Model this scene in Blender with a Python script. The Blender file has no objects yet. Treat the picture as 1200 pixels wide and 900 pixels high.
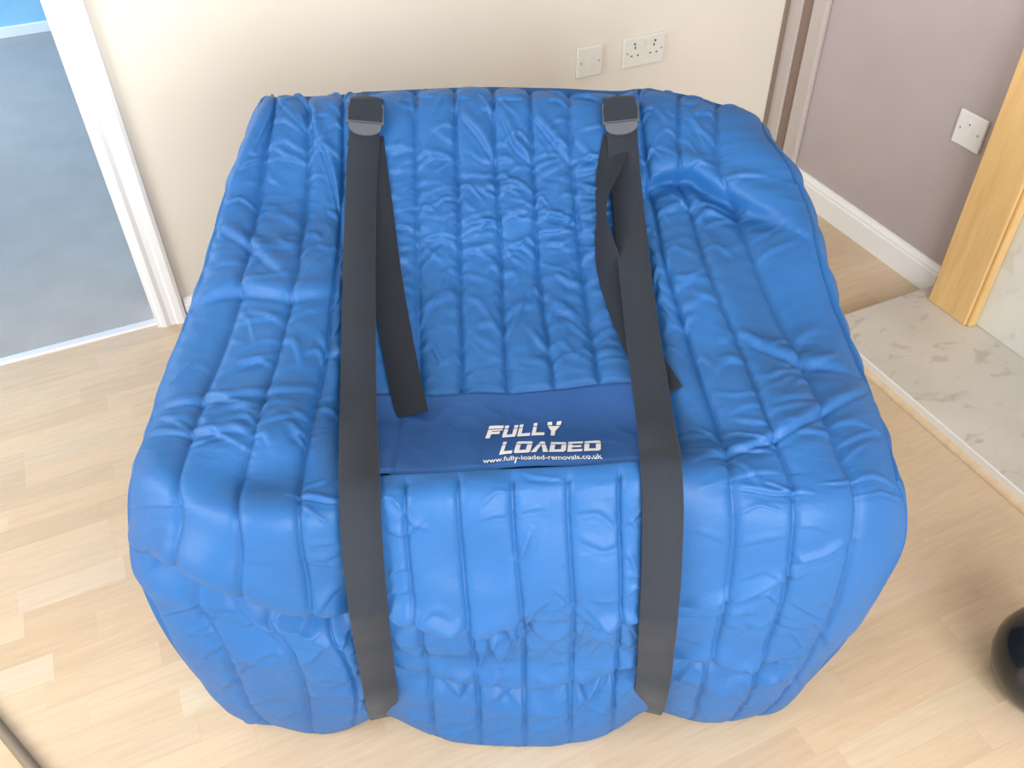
import bpy, bmesh, math, random
import numpy as np
from mathutils import Vector, Matrix
from mathutils.bvhtree import BVHTree

S = bpy.context.scene
COL = S.collection
rnd = random.Random(7)
PI = math.pi

# ------------------------------------------------------------------ camera
PITCH, ROLL, F, CH = math.radians(42.205), math.radians(.958), 1033.6, 1.6
c_, s_ = math.cos(ROLL), math.sin(ROLL)
r0_ = np.array([1, 0, 0.]); fw_ = np.array([0, math.cos(PITCH), -math.sin(PITCH)]); dn_ = -np.cross(r0_, fw_)
RC = np.array([[c_, s_, 0], [-s_, c_, 0], [0, 0, 1]]) @ np.array([r0_, dn_, fw_])   # rows: right, down, forward
EYE = np.array([0, 0, CH])
cam_d = bpy.data.cameras.new('camera'); cam = bpy.data.objects.new('camera', cam_d); COL.objects.link(cam)
cam_d.sensor_width = 36; cam_d.lens = F / 1200 * 36; cam_d.clip_start = .02
M = Matrix(((RC[0][0], -RC[1][0], -RC[2][0], 0), (RC[0][1], -RC[1][1], -RC[2][1], 0), (RC[0][2], -RC[1][2], -RC[2][2], CH), (0, 0, 0, 1)))
cam.matrix_world = M
S.camera = cam

# room axes: U runs along the back wall, W runs from the room into the back wall
AZ = math.radians(66.01)
UX = Vector((math.sin(AZ), math.cos(AZ), 0)); WX = Vector((-math.cos(AZ), math.sin(AZ), 0))
ROOM = Matrix(((UX.x, WX.x, 0, 0), (UX.y, WX.y, 0, 0), (0, 0, 1, 0), (0, 0, 0, 1)))
def R3(u, w, z=0): return UX * u + WX * w + Vector((0, 0, z))

# ------------------------------------------------------------------ world, lights, exposure
S.view_settings.view_transform = 'Standard'; S.view_settings.look = 'None'
S.view_settings.gamma = 1; S.view_settings.exposure = 0.1; S.view_settings.use_curve_mapping = False
wd = bpy.data.worlds.new('world'); S.world = wd; wd.use_nodes = True
wd.node_tree.nodes['Background'].inputs[0].default_value = (.75, .85, 1, 1); wd.node_tree.nodes['Background'].inputs[1].default_value = 1.0

def area(name, loc, aim, sx, sy, power, color):
    d = bpy.data.lights.new(name, 'AREA'); d.shape = 'RECTANGLE'; d.size = sx; d.size_y = sy; d.energy = power; d.color = color
    o = bpy.data.objects.new(name, d); COL.objects.link(o); o.location = loc
    o.rotation_euler = (Vector(aim) - Vector(loc)).to_track_quat('-Z', 'Y').to_euler(); return o
area('daylight_front_window', R3(.25, -1.55, 1.38), R3(.35, 0, 1.0), 2.0, 1.4, 84, (.97, .99, 1))
area('daylight_left_window', R3(-2.12, .8, 1.5), R3(2, 1.6, .5), 1.6, 1.3, 52, (1, 1, 1))
area('daylight_hall_window', R3(-1.9, 4.0, 1.3), R3(-.2, 4.2, .2), 1.2, 1.3, 46, (.80, .90, 1))

# ------------------------------------------------------------------ materials
def mat(name, color, rough=.6, metal=0, spec=.5, sheen=0, coat=0, coat_rough=.1):
    m = bpy.data.materials.new(name); m.use_nodes = True
    b = m.node_tree.nodes['Principled BSDF']
    b.inputs['Base Color'].default_value = (*color, 1); b.inputs['Roughness'].default_value = rough
    b.inputs['Metallic'].default_value = metal; b.inputs['Specular IOR Level'].default_value = spec
    b.inputs['Sheen Weight'].default_value = sheen; b.inputs['Coat Weight'].default_value = coat; b.inputs['Coat Roughness'].default_value = coat_rough
    return m, m.node_tree, b
def N(nt, t, **k):
    n = nt.nodes.new(t)
    for a, v in k.items():
        if hasattr(n, a): setattr(n, a, v)
        else: n.inputs[a].default_value = v
    return n
def L(nt, a, b): nt.links.new(a, b)
def noisebump(nt, b, scale, strength, dist=.002, detail=3, vec=None):
    n = N(nt, 'ShaderNodeTexNoise'); n.inputs['Scale'].default_value = scale; n.inputs['Detail'].default_value = detail
    tc = nt.nodes.new('ShaderNodeTexCoord'); L(nt, vec or tc.outputs['Object'], n.inputs['Vector'])
    bp = nt.nodes.new('ShaderNodeBump'); bp.inputs['Strength'].default_value = strength; bp.inputs['Distance'].default_value = dist
    L(nt, n.outputs['Fac'], bp.inputs['Height']); L(nt, bp.outputs['Normal'], b.inputs['Normal']); return n
def tint(nt, b, scale, c1, c2, detail=4, lo=.35, hi=.65, stretch=(1, 1, 1), rough=.5):
    tc = nt.nodes.new('ShaderNodeTexCoord'); mp = nt.nodes.new('ShaderNodeMapping'); mp.inputs['Scale'].default_value = stretch
    n = nt.nodes.new('ShaderNodeTexNoise'); n.inputs['Scale'].default_value = scale; n.inputs['Detail'].default_value = detail; n.inputs['Roughness'].default_value = rough
    r = nt.nodes.new('ShaderNodeValToRGB'); r.color_ramp.elements[0].position = lo; r.color_ramp.elements[1].position = hi
    r.color_ramp.elements[0].color = (*c1, 1); r.color_ramp.elements[1].color = (*c2, 1)
    L(nt, tc.outputs['Object'], mp.inputs[0]); L(nt, mp.outputs[0], n.inputs['Vector']); L(nt, n.outputs['Fac'], r.inputs[0]); L(nt, r.outputs[0], b.inputs['Base Color'])
    return n, r

m_cream, nt, b = mat('cream_wall_paint', (.82, .77, .68), .75, spec=.2); tint(nt, b, 3, (.81, .76, .67), (.84, .79, .70)); noisebump(nt, b, 220, .15, .001)
m_mauve, nt, b = mat('mauve_wall_paint', (.50, .44, .445), .7, spec=.25); tint(nt, b, 4, (.49, .43, .435), (.52, .46, .46)); noisebump(nt, b, 220, .15, .001)
m_mauvel, nt, b = mat('pale_mauve_gloss', (.55, .49, .47), .4, spec=.4); noisebump(nt, b, 60, .05)
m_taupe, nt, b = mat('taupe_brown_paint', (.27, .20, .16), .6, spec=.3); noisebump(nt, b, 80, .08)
m_white, nt, b = mat('white_gloss_paint', (.93, .95, .96), .3, spec=.5, coat=.3); noisebump(nt, b, 40, .06)
m_ceil, nt, b = mat('white_ceiling_paint', (.62, .61, .59), .9); noisebump(nt, b, 150, .2)
m_bluewall, nt, b = mat('pale_blue_wall_paint', (.28, .56, .78), .7, spec=.2); tint(nt, b, 5, (.24, .52, .76), (.34, .62, .82))
m_carpet, nt, b = mat('grey_carpet', (.44, .42, .41), .95, spec=.1, sheen=.1); tint(nt, b, 7, (.43, .41, .40), (.46, .445, .435)); noisebump(nt, b, 500, .8, .004)
m_plastic, nt, b = mat('white_socket_plastic', (.80, .79, .73), .35); noisebump(nt, b, 30, .03)
m_plasticw, nt, b = mat('bright_white_socket_plastic', (.90, .90, .90), .35); noisebump(nt, b, 30, .03)
m_slot, nt, b = mat('dark_slot', (.05, .05, .05), .6); noisebump(nt, b, 30, .03)
m_screw, nt, b = mat('screw_metal', (.6, .58, .55), .4, metal=.8); noisebump(nt, b, 30, .03)
m_alu, nt, b = mat('pale_threshold_metal', (.82, .78, .80), .35, metal=.3); noisebump(nt, b, 200, .05)
m_black, nt, b = mat('glossy_black_plastic', (.012, .013, .013), .14, spec=.4, coat=.15); noisebump(nt, b, 12, .1, .003)
m_firebox, nt, b = mat('matt_black_firebox', (.02, .02, .02), .8); noisebump(nt, b, 100, .2)
m_cord, nt, b = mat('brown_grey_cable_rubber', (.20, .155, .115), .5); noisebump(nt, b, 100, .1)
m_print, nt, b = mat('silvery_white_print', (.95, .95, .92), .5); noisebump(nt, b, 400, .1, .0005)

# laminate strips: object colour sets the tone of each strip, grain runs along it
m_lam, nt, b = mat('beech_laminate', (.6, .45, .3), .33, spec=.45, coat=.12, coat_rough=.25)
oi = nt.nodes.new('ShaderNodeObjectInfo'); tc = nt.nodes.new('ShaderNodeTexCoord')
mp = nt.nodes.new('ShaderNodeMapping'); mp.inputs['Scale'].default_value = (2.2, 26, 1)
ad = nt.nodes.new('ShaderNodeVectorMath'); ad.operation = 'ADD'
cx = nt.nodes.new('ShaderNodeCombineXYZ'); ml = N(nt, 'ShaderNodeMath', operation='MULTIPLY'); ml.inputs[1].default_value = 37
L(nt, oi.outputs['Random'], ml.inputs[0]); L(nt, ml.outputs[0], cx.inputs[0]); L(nt, ml.outputs[0], cx.inputs[1])
L(nt, tc.outputs['Object'], ad.inputs[0]); L(nt, cx.outputs[0], ad.inputs[1]); L(nt, ad.outputs[0], mp.inputs[0])
g = N(nt, 'ShaderNodeTexNoise'); g.inputs['Scale'].default_value = 3; g.inputs['Detail'].default_value = 6; g.inputs['Roughness'].default_value = .6; g.inputs['Distortion'].default_value = .6
L(nt, mp.outputs[0], g.inputs['Vector'])
gr = nt.nodes.new('ShaderNodeValToRGB'); gr.color_ramp.elements[0].position = .3; gr.color_ramp.elements[1].position = .7
gr.color_ramp.elements[0].color = (.92, .895, .87, 1); gr.color_ramp.elements[1].color = (1.05, 1.05, 1.05, 1)
mx = N(nt, 'ShaderNodeMix', data_type='RGBA', blend_type='MULTIPLY'); mx.inputs[0].default_value = 1
L(nt, g.outputs['Fac'], gr.inputs[0]); L(nt, oi.outputs['Color'], mx.inputs[6]); L(nt, gr.outputs[0], mx.inputs[7]); L(nt, mx.outputs[2], b.inputs['Base Color'])
bp = nt.nodes.new('ShaderNodeBump'); bp.inputs['Strength'].default_value = .06; bp.inputs['Distance'].default_value = .001
L(nt, g.outputs['Fac'], bp.inputs['Height']); L(nt, bp.outputs[0], b.inputs['Normal'])

# oak veneer
m_oak, nt, b = mat('oak_veneer', (.70, .44, .17), .4, spec=.4)
tint(nt, b, 3, (.74, .47, .19), (.84, .56, .25), detail=6, stretch=(14, 14, 1.2), rough=.6); noisebump(nt, b, 80, .05)
m_bead, nt, b = mat('pale_wood_beading', (.72, .54, .34), .4); tint(nt, b, 5, (.68, .50, .31), (.76, .58, .38), stretch=(1, 8, 8)); noisebump(nt, b, 60, .05)

# fossil flecked cream marble
def marble(name, base, dark, rough):
    m, nt, b = mat(name, base, rough, spec=.5, coat=.15)
    tc = nt.nodes.new('ShaderNodeTexCoord')
    n1 = N(nt, 'ShaderNodeTexNoise'); n1.inputs['Scale'].default_value = 13; n1.inputs['Detail'].default_value = 5; n1.inputs['Distortion'].default_value = .8
    n2 = N(nt, 'ShaderNodeTexNoise'); n2.inputs['Scale'].default_value = 4.5; n2.inputs['Detail'].default_value = 4
    mpv = nt.nodes.new('ShaderNodeMapping'); mpv.inputs['Scale'].default_value = (1, 1.6, 1); mpv.inputs['Rotation'].default_value = (0, 0, .6)
    L(nt, tc.outputs['Object'], mpv.inputs[0]); L(nt, mpv.outputs[0], n1.inputs['Vector']); L(nt, tc.outputs['Object'], n2.inputs['Vector'])
    r1 = nt.nodes.new('ShaderNodeValToRGB'); r1.color_ramp.elements[0].position = .33; r1.color_ramp.elements[1].position = .44
    r1.color_ramp.elements[0].color = (*dark, 1); r1.color_ramp.elements[1].color = (1, 1, 1, 1)
    r2 = nt.nodes.new('ShaderNodeValToRGB'); r2.color_ramp.elements[0].position = .35; r2.color_ramp.elements[1].position = .65
    r2.color_ramp.elements[0].color = (*[x * .88 for x in base], 1); r2.color_ramp.elements[1].color = (*base, 1)
    mx = N(nt, 'ShaderNodeMix', data_type='RGBA', blend_type='MULTIPLY'); mx.inputs[0].default_value = 1
    L(nt, n1.outputs['Fac'], r1.inputs[0]); L(nt, n2.outputs['Fac'], r2.inputs[0]); L(nt, r2.outputs[0], mx.inputs[6]); L(nt, r1.outputs[0], mx.inputs[7]); L(nt, mx.outputs[2], b.inputs['Base Color'])
    return m
m_marble = marble('fossil_marble', (.66, .62, .56), (.80, .77, .74), .45)
m_marblew = marble('pale_marble_panel', (.84, .83, .75), (.88, .89, .86), .35)
m_marblee, nt, b = mat('polished_marble_edge', (.86, .84, .78), .3); noisebump(nt, b, 60, .1)

# satin nylon of the quilted cover
m_nylon, nt, b = mat('royal_blue_satin_nylon', (.022, .136, .395), .48, spec=.35, sheen=0)
b.inputs['Sheen Tint'].default_value = (.6, .8, 1, 1)
tint(nt, b, 6, (.020, .118, .345), (.023, .131, .375))
tc = nt.nodes.new('ShaderNodeTexCoord')
n1 = N(nt, 'ShaderNodeTexNoise'); n1.inputs['Scale'].default_value = 55; n1.inputs['Detail'].default_value = 5; n1.inputs['Distortion'].default_value = 1.2
n2 = N(nt, 'ShaderNodeTexNoise'); n2.inputs['Scale'].default_value = 900; n2.inputs['Detail'].default_value = 2
L(nt, tc.outputs['Object'], n1.inputs['Vector']); L(nt, tc.outputs['Object'], n2.inputs['Vector'])
b1 = nt.nodes.new('ShaderNodeBump'); b1.inputs['Strength'].default_value = .14; b1.inputs['Distance'].default_value = .005
b2 = nt.nodes.new('ShaderNodeBump'); b2.inputs['Strength'].default_value = .12; b2.inputs['Distance'].default_value = .0006
L(nt, n1.outputs['Fac'], b1.inputs['Height']); L(nt, n2.outputs['Fac'], b2.inputs['Height']); L(nt, b1.outputs[0], b2.inputs['Normal']); L(nt, b2.outputs[0], b.inputs['Normal'])
m_panel, nt, b = mat('dark_blue_flat_nylon', (.024, .100, .31), .6, spec=.3); tint(nt, b, 6, (.023, .096, .30), (.025, .104, .32)); noisebump(nt, b, 700, .15, .0006)

# woven strap webbing
m_web, nt, b = mat('charcoal_webbing', (.023, .029, .041), .8, spec=.25, sheen=.1)
tc = nt.nodes.new('ShaderNodeTexCoord'); wv = N(nt, 'ShaderNodeTexWave'); wv.inputs['Scale'].default_value = 160; wv.inputs['Distortion'].default_value = 1
L(nt, tc.outputs['Object'], wv.inputs['Vector']); bp = nt.nodes.new('ShaderNodeBump'); bp.inputs['Strength'].default_value = .25; bp.inputs['Distance'].default_value = .0008
L(nt, wv.outputs['Fac'], bp.inputs['Height']); L(nt, bp.outputs[0], b.inputs['Normal'])
m_webd, nt, b = mat('dark_webbing_tail', (.018, .022, .031), .8, spec=.25, sheen=.05); noisebump(nt, b, 600, .2, .0006)
m_buckle, nt, b = mat('grey_black_buckle_plastic', (.11, .12, .14), .45); noisebump(nt, b, 60, .05)

# ------------------------------------------------------------------ helpers
def link(name, me, m=None, parent=None, smooth=False, mw=None):
    o = bpy.data.objects.new(name, me); COL.objects.link(o)
    if m: me.materials.append(m)
    if smooth: me.polygons.foreach_set('use_smooth', [True] * len(me.polygons))
    if mw is not None: o.matrix_world = mw
    if parent: o.parent = parent
    return o
def tag(o, label, cat, group=None):
    o['label'] = label; o['category'] = cat
    if group: o['group'] = group
    return o
def struct(o): o['kind'] = 'structure'; return o
def empty(name, loc, mw=None):
    o = bpy.data.objects.new(name, None); COL.objects.link(o); o.empty_display_size = .1
    o.matrix_world = mw if mw is not None else Matrix.Translation(loc); return o
def bx(bm, x0, x1, y0, y1, z0, z1, bev=0, seg=1):
    r = bmesh.ops.create_cube(bm, size=1, matrix=Matrix.Translation(((x0 + x1) / 2, (y0 + y1) / 2, (z0 + z1) / 2)) @ Matrix.Diagonal((x1 - x0, y1 - y0, z1 - z0, 1)))
    if bev:
        es = list({e for v in r['verts'] for e in v.link_edges})
        bmesh.ops.bevel(bm, geom=es, offset=bev, segments=seg, profile=.5, affect='EDGES')
def box(name, m, x0, x1, y0, y1, z0, z1, bev=0, seg=1, parent=None, mw=None):
    bm = bmesh.new(); bx(bm, x0, x1, y0, y1, z0, z1, bev, seg); return bmo(name, bm, m, parent, mw=mw)
def bmo(name, bm, m, parent=None, smooth=False, mw=None):
    me = bpy.data.meshes.new(name); bm.to_mesh(me); bm.free()
    return link(name, me, m, parent, smooth, mw)
def prism(bm, prof, axis_fn, a, b):
    """extrude a closed profile [(p,q)] between a and b; axis_fn(p,q,t)->xyz"""
    va = [bm.verts.new(axis_fn(p, q, a)) for p, q in prof]; vb = [bm.verts.new(axis_fn(p, q, b)) for p, q in prof]
    n = len(prof); bm.faces.new(va); bm.faces.new(vb[::-1])
    for i in range(n): bm.faces.new((va[i], vb[i], vb[(i + 1) % n], va[(i + 1) % n]))
    bmesh.ops.recalc_face_normals(bm, faces=bm.faces)

# ------------------------------------------------------------------ room shell (in room axes u, w)
BW, RW, LW, FW, HT = 2.29, 2.03, -2.2, -1.7, 2.4    # back wall, right wall, left wall, window wall, ceiling height
DL, DR = -.93, -.105                                # door opening
floor = struct(box('floor', m_bead, LW, RW, FW, BW + .03, -.05, -.0015, mw=ROOM))
struct(box('ceiling', m_ceil, LW - .1, RW + .1, FW - .1, 5.1, HT, HT + .08, mw=ROOM))
bm = bmesh.new(); bx(bm, DR, RW + .1, BW, BW + .1, 0, HT); bx(bm, LW, DL, BW, BW + .1, 0, HT); bx(bm, DL, DR, BW, BW + .1, 2.03, HT)
struct(bmo('wall_back', bm, m_cream, mw=ROOM))
struct(box('wall_right', m_mauve, RW, RW + .1, FW, BW, 0, HT, mw=ROOM))
bm = bmesh.new()   # left wall with its window opening
bx(bm, LW - .1, LW, FW, -.15, 0, HT); bx(bm, LW - .1, LW, 1.55, BW, 0, HT); bx(bm, LW - .1, LW, -.15, 1.55, 0, .85); bx(bm, LW - .1, LW, -.15, 1.55, 2.15, HT)
struct(bmo('wall_left', bm, m_cream, mw=ROOM))
bm = bmesh.new()
bx(bm, LW, -.9, FW - .1, FW, 0, HT); bx(bm, 1.4, RW, FW - .1, FW, 0, HT); bx(bm, -.9, 1.4, FW - .1, FW, 0, .72); bx(bm, -.9, 1.4, FW - .1, FW, 2.1, HT)
struct(bmo('wall_front', bm, m_cream, mw=ROOM))
# hall beyond the doorway
HB = 4.93
hall = struct(box('floor_hall', m_carpet, -2.3, .9, BW + .03, HB + .02, -.05, .004, mw=ROOM)); hall.name = 'floor_hall'
struct(box('wall_hall_back', m_bluewall, -2.3, .9, HB, HB + .1, 0, HT, mw=ROOM))
struct(box('wall_hall_right', m_bluewall, .3, .4, BW + .1, HB, 0, HT, mw=ROOM))
bm = bmesh.new(); bx(bm, -2.1, -2.0, BW + .1, 3.3, 0, HT); bx(bm, -2.1, -2.0, 3.3, HB, 0, .6); bx(bm, -2.1, -2.0, 3.3, HB, 2.0, HT)
struct(bmo('wall_hall_left', bm, m_bluewall, mw=ROOM))
struct(box('baseboard_hall', m_white, -2.0, .3, HB - .015, HB, .004, .055, .003, mw=ROOM))

# baseboards (moulded profile)
def skirting(name, a, b, at, axis, h=.098, sgn=-1):
    prof = [(0, 0), (sgn * .016, 0), (sgn * .016, h * .72), (sgn * .013, h * .78), (sgn * .013, h * .84), (sgn * .008, h * .93), (sgn * .006, h), (0, h)]
    bm = bmesh.new()
    prism(bm, prof, (lambda p, q, t: (t, at + p, q)) if axis == 'u' else (lambda p, q, t: (at + p, t, q)), a, b)
    return struct(bmo(name, bm, m_white, mw=ROOM))
skirting('baseboard_back', -.027, RW, BW, 'u', .075)
skirting('baseboard_right', 1.432, 2.112, RW, 'w')
skirting('baseboard_left', FW, BW, LW, 'w', sgn=1)
# vertical trims in the mauve corner: dark taupe strip and a pale strip
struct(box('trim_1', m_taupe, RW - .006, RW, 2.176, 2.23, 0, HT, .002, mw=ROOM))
struct(box('trim_2', m_mauvel, RW - .02, RW, 2.112, 2.176, 0, HT, .006, 2, mw=ROOM))
struct(box('trim_3', m_mauvel, RW - .012, RW, 2.23, BW, 0, HT, .003, mw=ROOM))
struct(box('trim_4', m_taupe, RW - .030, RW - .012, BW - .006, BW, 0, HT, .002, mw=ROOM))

# door casing, lining and threshold strip
bm = bmesh.new()
prof = [(0, 0), (0, -.010), (.006, -.017), (.018, -.019), (.030, -.014), (.045, -.014), (.050, -.020), (.068, -.022), (.078, -.018), (.078, 0)]
prism(bm, prof, lambda p, q, t: (DR + p - .004, BW + q, t), 0, 2.08)
prism(bm, prof, lambda p, q, t: (DL - p + .004, BW + q, t), 0, 2.08)
prism(bm, prof, lambda p, q, t: (t, BW + q, 2.03 + p), DL - .074, DR + .074)
struct(bmo('door_1', bm, m_white, mw=ROOM))
lin = bmesh.new(); bx(lin, DR - .012, DR + .003, BW - .01, BW + .11, 0, 2.03); bx(lin, DL - .003, DL + .012, BW - .01, BW + .11, 0, 2.03); bx(lin, DL, DR, BW - .01, BW + .11, 2.018, 2.035)
struct(bmo('trim_5', lin, m_white, mw=ROOM))
bm = bmesh.new(); prism(bm, [(0, 0), (.004, .005), (.016, .007), (.028, .005), (.032, 0)], lambda p, q, t: (t, BW + .005 + p, q), DL, DR - .012)
tag(bmo('threshold_strip', bm, m_alu, mw=ROOM), 'thin pale metal threshold strip between the grey carpet and the laminate in the doorway', 'threshold strip')

# window frames for the two windows (behind and left of the camera)
def window(name, fn, a, b, z0, z1):
    bm = bmesh.new()
    for (p, q, r, s) in ((a, b, z0, z0 + .06), (a, b, z1 - .06, z1), (a, a + .06, z0, z1), (b - .06, b, z0, z1), ((a + b) / 2 - .03, (a + b) / 2 + .03, z0, z1)):
        x = fn(p, q); bx(bm, x[0], x[1], x[2], x[3], r, s, .004)
    struct(bmo(name, bm, m_white, mw=ROOM))
window('window_1', lambda p, q: (p, q, FW - .08, FW - .02), -.9, 1.4, .72, 2.1)
window('window_2', lambda p, q: (LW - .08, LW - .02, p, q), -.15, 1.55, .85, 2.15)

# ------------------------------------------------------------------ laminate strips
def proj(P):
    v = RC @ (np.array(P) - EYE)
    return None if v[2] <= .05 else (v[0] / v[2] * F + 600, v[1] / v[2] * F + 450)
def ray(px, py): d = RC.T @ np.array([px - 600, py - 450, F]); return d
def floor_at(px, py, z=0):
    d = ray(px, py); P = EYE + d * ((z - CH) / d[2]); return P
def uw(P): return P[0] * UX.x + P[1] * UX.y, P[0] * WX.x + P[1] * WX.y
SW = .0635
w_edge = uw(floor_at(118, 611))[1]
tones = [(.71, .55, .375), (.70, .53, .355), (.72, .56, .385), (.73, .56, .39), (.69, .52, .345), (.74, .58, .405), (.715, .555, .375), (.705, .54, .365)]
ends = {}   # a known strip end in that row, read off the photograph
for p in ((118, 600), (29, 552), (133, 555), (147, 670), (52, 800), (215, 840), (95, 470), (138, 455), (1096, 680), (1088, 640), (135, 500), (1190, 520)):
    u_, w_ = uw(floor_at(*p)); ends.setdefault(math.floor((w_ - w_edge) / SW), u_)
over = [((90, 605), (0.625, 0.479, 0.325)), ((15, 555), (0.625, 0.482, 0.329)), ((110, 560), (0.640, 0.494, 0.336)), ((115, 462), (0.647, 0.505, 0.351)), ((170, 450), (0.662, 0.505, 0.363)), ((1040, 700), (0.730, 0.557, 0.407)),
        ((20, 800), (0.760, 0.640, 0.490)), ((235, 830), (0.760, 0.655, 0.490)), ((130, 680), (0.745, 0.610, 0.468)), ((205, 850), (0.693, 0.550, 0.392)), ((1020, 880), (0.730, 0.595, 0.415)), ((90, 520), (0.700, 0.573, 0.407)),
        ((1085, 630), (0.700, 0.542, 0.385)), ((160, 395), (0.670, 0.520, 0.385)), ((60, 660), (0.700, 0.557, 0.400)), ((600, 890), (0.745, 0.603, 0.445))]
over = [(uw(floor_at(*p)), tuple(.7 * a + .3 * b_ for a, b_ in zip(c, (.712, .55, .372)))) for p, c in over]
pieces = []
r0 = math.floor((FW - w_edge) / SW)
for r in range(r0, 60):
    wa = w_edge + r * SW; wb = wa + SW
    if wa > BW + .02: break
    wb = min(wb, BW + .028); wa = max(wa, FW)
    if wb - wa < .008: continue
    base = ends.get(r, rnd.uniform(-.2, .2)); cuts = [base]; x = base
    while x < RW: x += rnd.choice((.22, .28, .34, .42)); cuts.append(x)
    x = base
    while x > LW: x -= rnd.choice((.22, .28, .34, .42)); cuts.insert(0, x)
    for a, bb in zip(cuts, cuts[1:]):
        a2, b2 = max(a, LW), min(bb, RW)
        if b2 - a2 < .01: continue
        t = rnd.choice(tones); k = rnd.uniform(.955, 1.035)
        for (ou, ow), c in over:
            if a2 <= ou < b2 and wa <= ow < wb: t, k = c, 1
        q = proj(R3((a2 + b2) / 2, (wa + wb) / 2)); vis = -1
        cn = [proj(R3(i, j)) for i in (a2, (a2 + b2) / 2, b2) for j in (wa, wb)]
        if all(cn):
            inn = [0 < p[0] < 1200 and 0 < p[1] < 900 for p in cn]
            if any(inn):
                hid = all(300 < p[0] < 930 and 130 < p[1] < 790 for p in cn) or (R3((a2 + b2) / 2, 0).length and 1.64 < (a2 + b2) / 2 < 2.04 and wb < 1.42)
                if not hid: vis = (b2 - a2) * (wb - wa) / (R3((a2 + b2) / 2, (wa + wb) / 2) - Vector(EYE)).length ** 2
        pieces.append((vis, a2, b2, wa, wb, tuple(min(1, v * k * .87) for v in t)))
pieces.sort(key=lambda p: -p[0])
cache = {}
GAP = .00006
rest = bmesh.new(); nvis = 0
for vis, a, bb, wa, wb, t in pieces:
    if vis > 0 and nvis < 290:
        key = (round(bb - a, 3), round(wb - wa, 4))
        if key not in cache:
            bm = bmesh.new(); lx, ly = key[0] / 2 - GAP, key[1] / 2 - GAP; bx(bm, -lx, lx, -ly, ly, -.0014, 0)
            me = bpy.data.meshes.new('floor_strip'); bm.to_mesh(me); bm.free(); me.materials.append(m_lam); cache[key] = me
        o = bpy.data.objects.new('floor_strip', cache[key]); COL.objects.link(o); o.color = (*t, 1)
        o.parent = floor; o.location = ((a + bb) / 2, (wa + wb) / 2, 0); nvis += 1
    else:
        bx(rest, a + GAP, bb - GAP, wa + GAP, wb - GAP, -.0014, 0)
o = bmo('floor_strips_far', rest, m_lam, floor); o.matrix_parent_inverse = Matrix.Identity(4); o['kind'] = 'stuff'; o.color = (.61, .47, .32, 1)

# ------------------------------------------------------------------ hearth, surround
HZ = .036
he = empty('hearth', None, ROOM @ Matrix.Translation((1.8, .6, 0)))
def chl(o, par):   # keep world placement while parenting
    o.parent = par; o.matrix_parent_inverse = par.matrix_world.inverted(); return o
HF, HL, HN = 1.607, 1.436, -.12
bm = bmesh.new(); bx(bm, HF, RW - .001, HN, HL, .001, HZ, .003, 2)
slab = chl(bmo('slab', bm, m_marble, mw=ROOM), he)
slab.data.materials.append(m_marblee)
for p in slab.data.polygons:
    if p.center.x < HF + .02 and (abs(p.normal.x) > .5 or p.center.x < HF + .004): p.material_index = 1
prof = [(0, 0), (-.014, 0), (-.0135, .005), (-.010, .010), (-.005, .0135), (0, .014)]
bm = bmesh.new(); prism(bm, prof, lambda p, q, t: (HF + p, t, q + .0005), HN, HL + .008)
chl(bmo('beading', bm, m_bead, mw=ROOM), he)
bm = bmesh.new(); prism(bm, prof, lambda p, q, t: (t, HL - p, q + .0005), HF - .008, RW - .017)
chl(bmo('beading', bm, m_bead, mw=ROOM), he)
tag(he, 'low fossil-flecked cream marble hearth slab with wooden beading on the floor at right', 'hearth')

su = empty('fireplace_surround', None, ROOM @ Matrix.Translation((1.98, .62, HZ)))
for a, bb in ((1.25, 1.387), (-.127, .01)):
    inner = 1.25 if a > 1 else .01
    bm = bmesh.new(); bx(bm, 1.951, RW - .0005, a, bb, HZ, 1.02, .004, 2); chl(bmo('leg', bm, m_oak, mw=ROOM), su)
    s = -1 if a > 1 else 1
    bm = bmesh.new(); bx(bm, 1.958, 1.985, min(inner, inner + s * .012), max(inner, inner + s * .012), HZ, 1.02, .004, 2); chl(bmo('edge_strip', bm, m_oak, mw=ROOM), su)
bm = bmesh.new(); bx(bm, 1.94, RW - .0005, -.127, 1.387, 1.02, 1.14, .004); chl(bmo('header', bm, m_oak, mw=ROOM), su)
bm = bmesh.new(); bx(bm, 1.84, RW - .0005, -.2, 1.46, 1.14, 1.18, .008, 2); chl(bmo('mantel_shelf', bm, m_oak, mw=ROOM), su)
for nm, args in (('marble_panel', (1.988, 2.0, .98, 1.25)), ('marble_panel', (1.988, 2.0, .01, .28))):
    bm = bmesh.new(); bx(bm, *args, HZ, 1.02, .002); chl(bmo(nm, bm, m_marblew, mw=ROOM), su)
bm = bmesh.new(); bx(bm, 1.988, 2.0, .28, .98, .62, 1.02, .002); chl(bmo('marble_panel', bm, m_marblew, mw=ROOM), su)
bm = bmesh.new(); bx(bm, 2.002, RW - .0005, .28, .98, HZ, .62); chl(bmo('firebox', bm, m_firebox, mw=ROOM), su)
tag(su, 'light oak fireplace surround with pale marble back panel standing on the hearth', 'fireplace')

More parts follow.
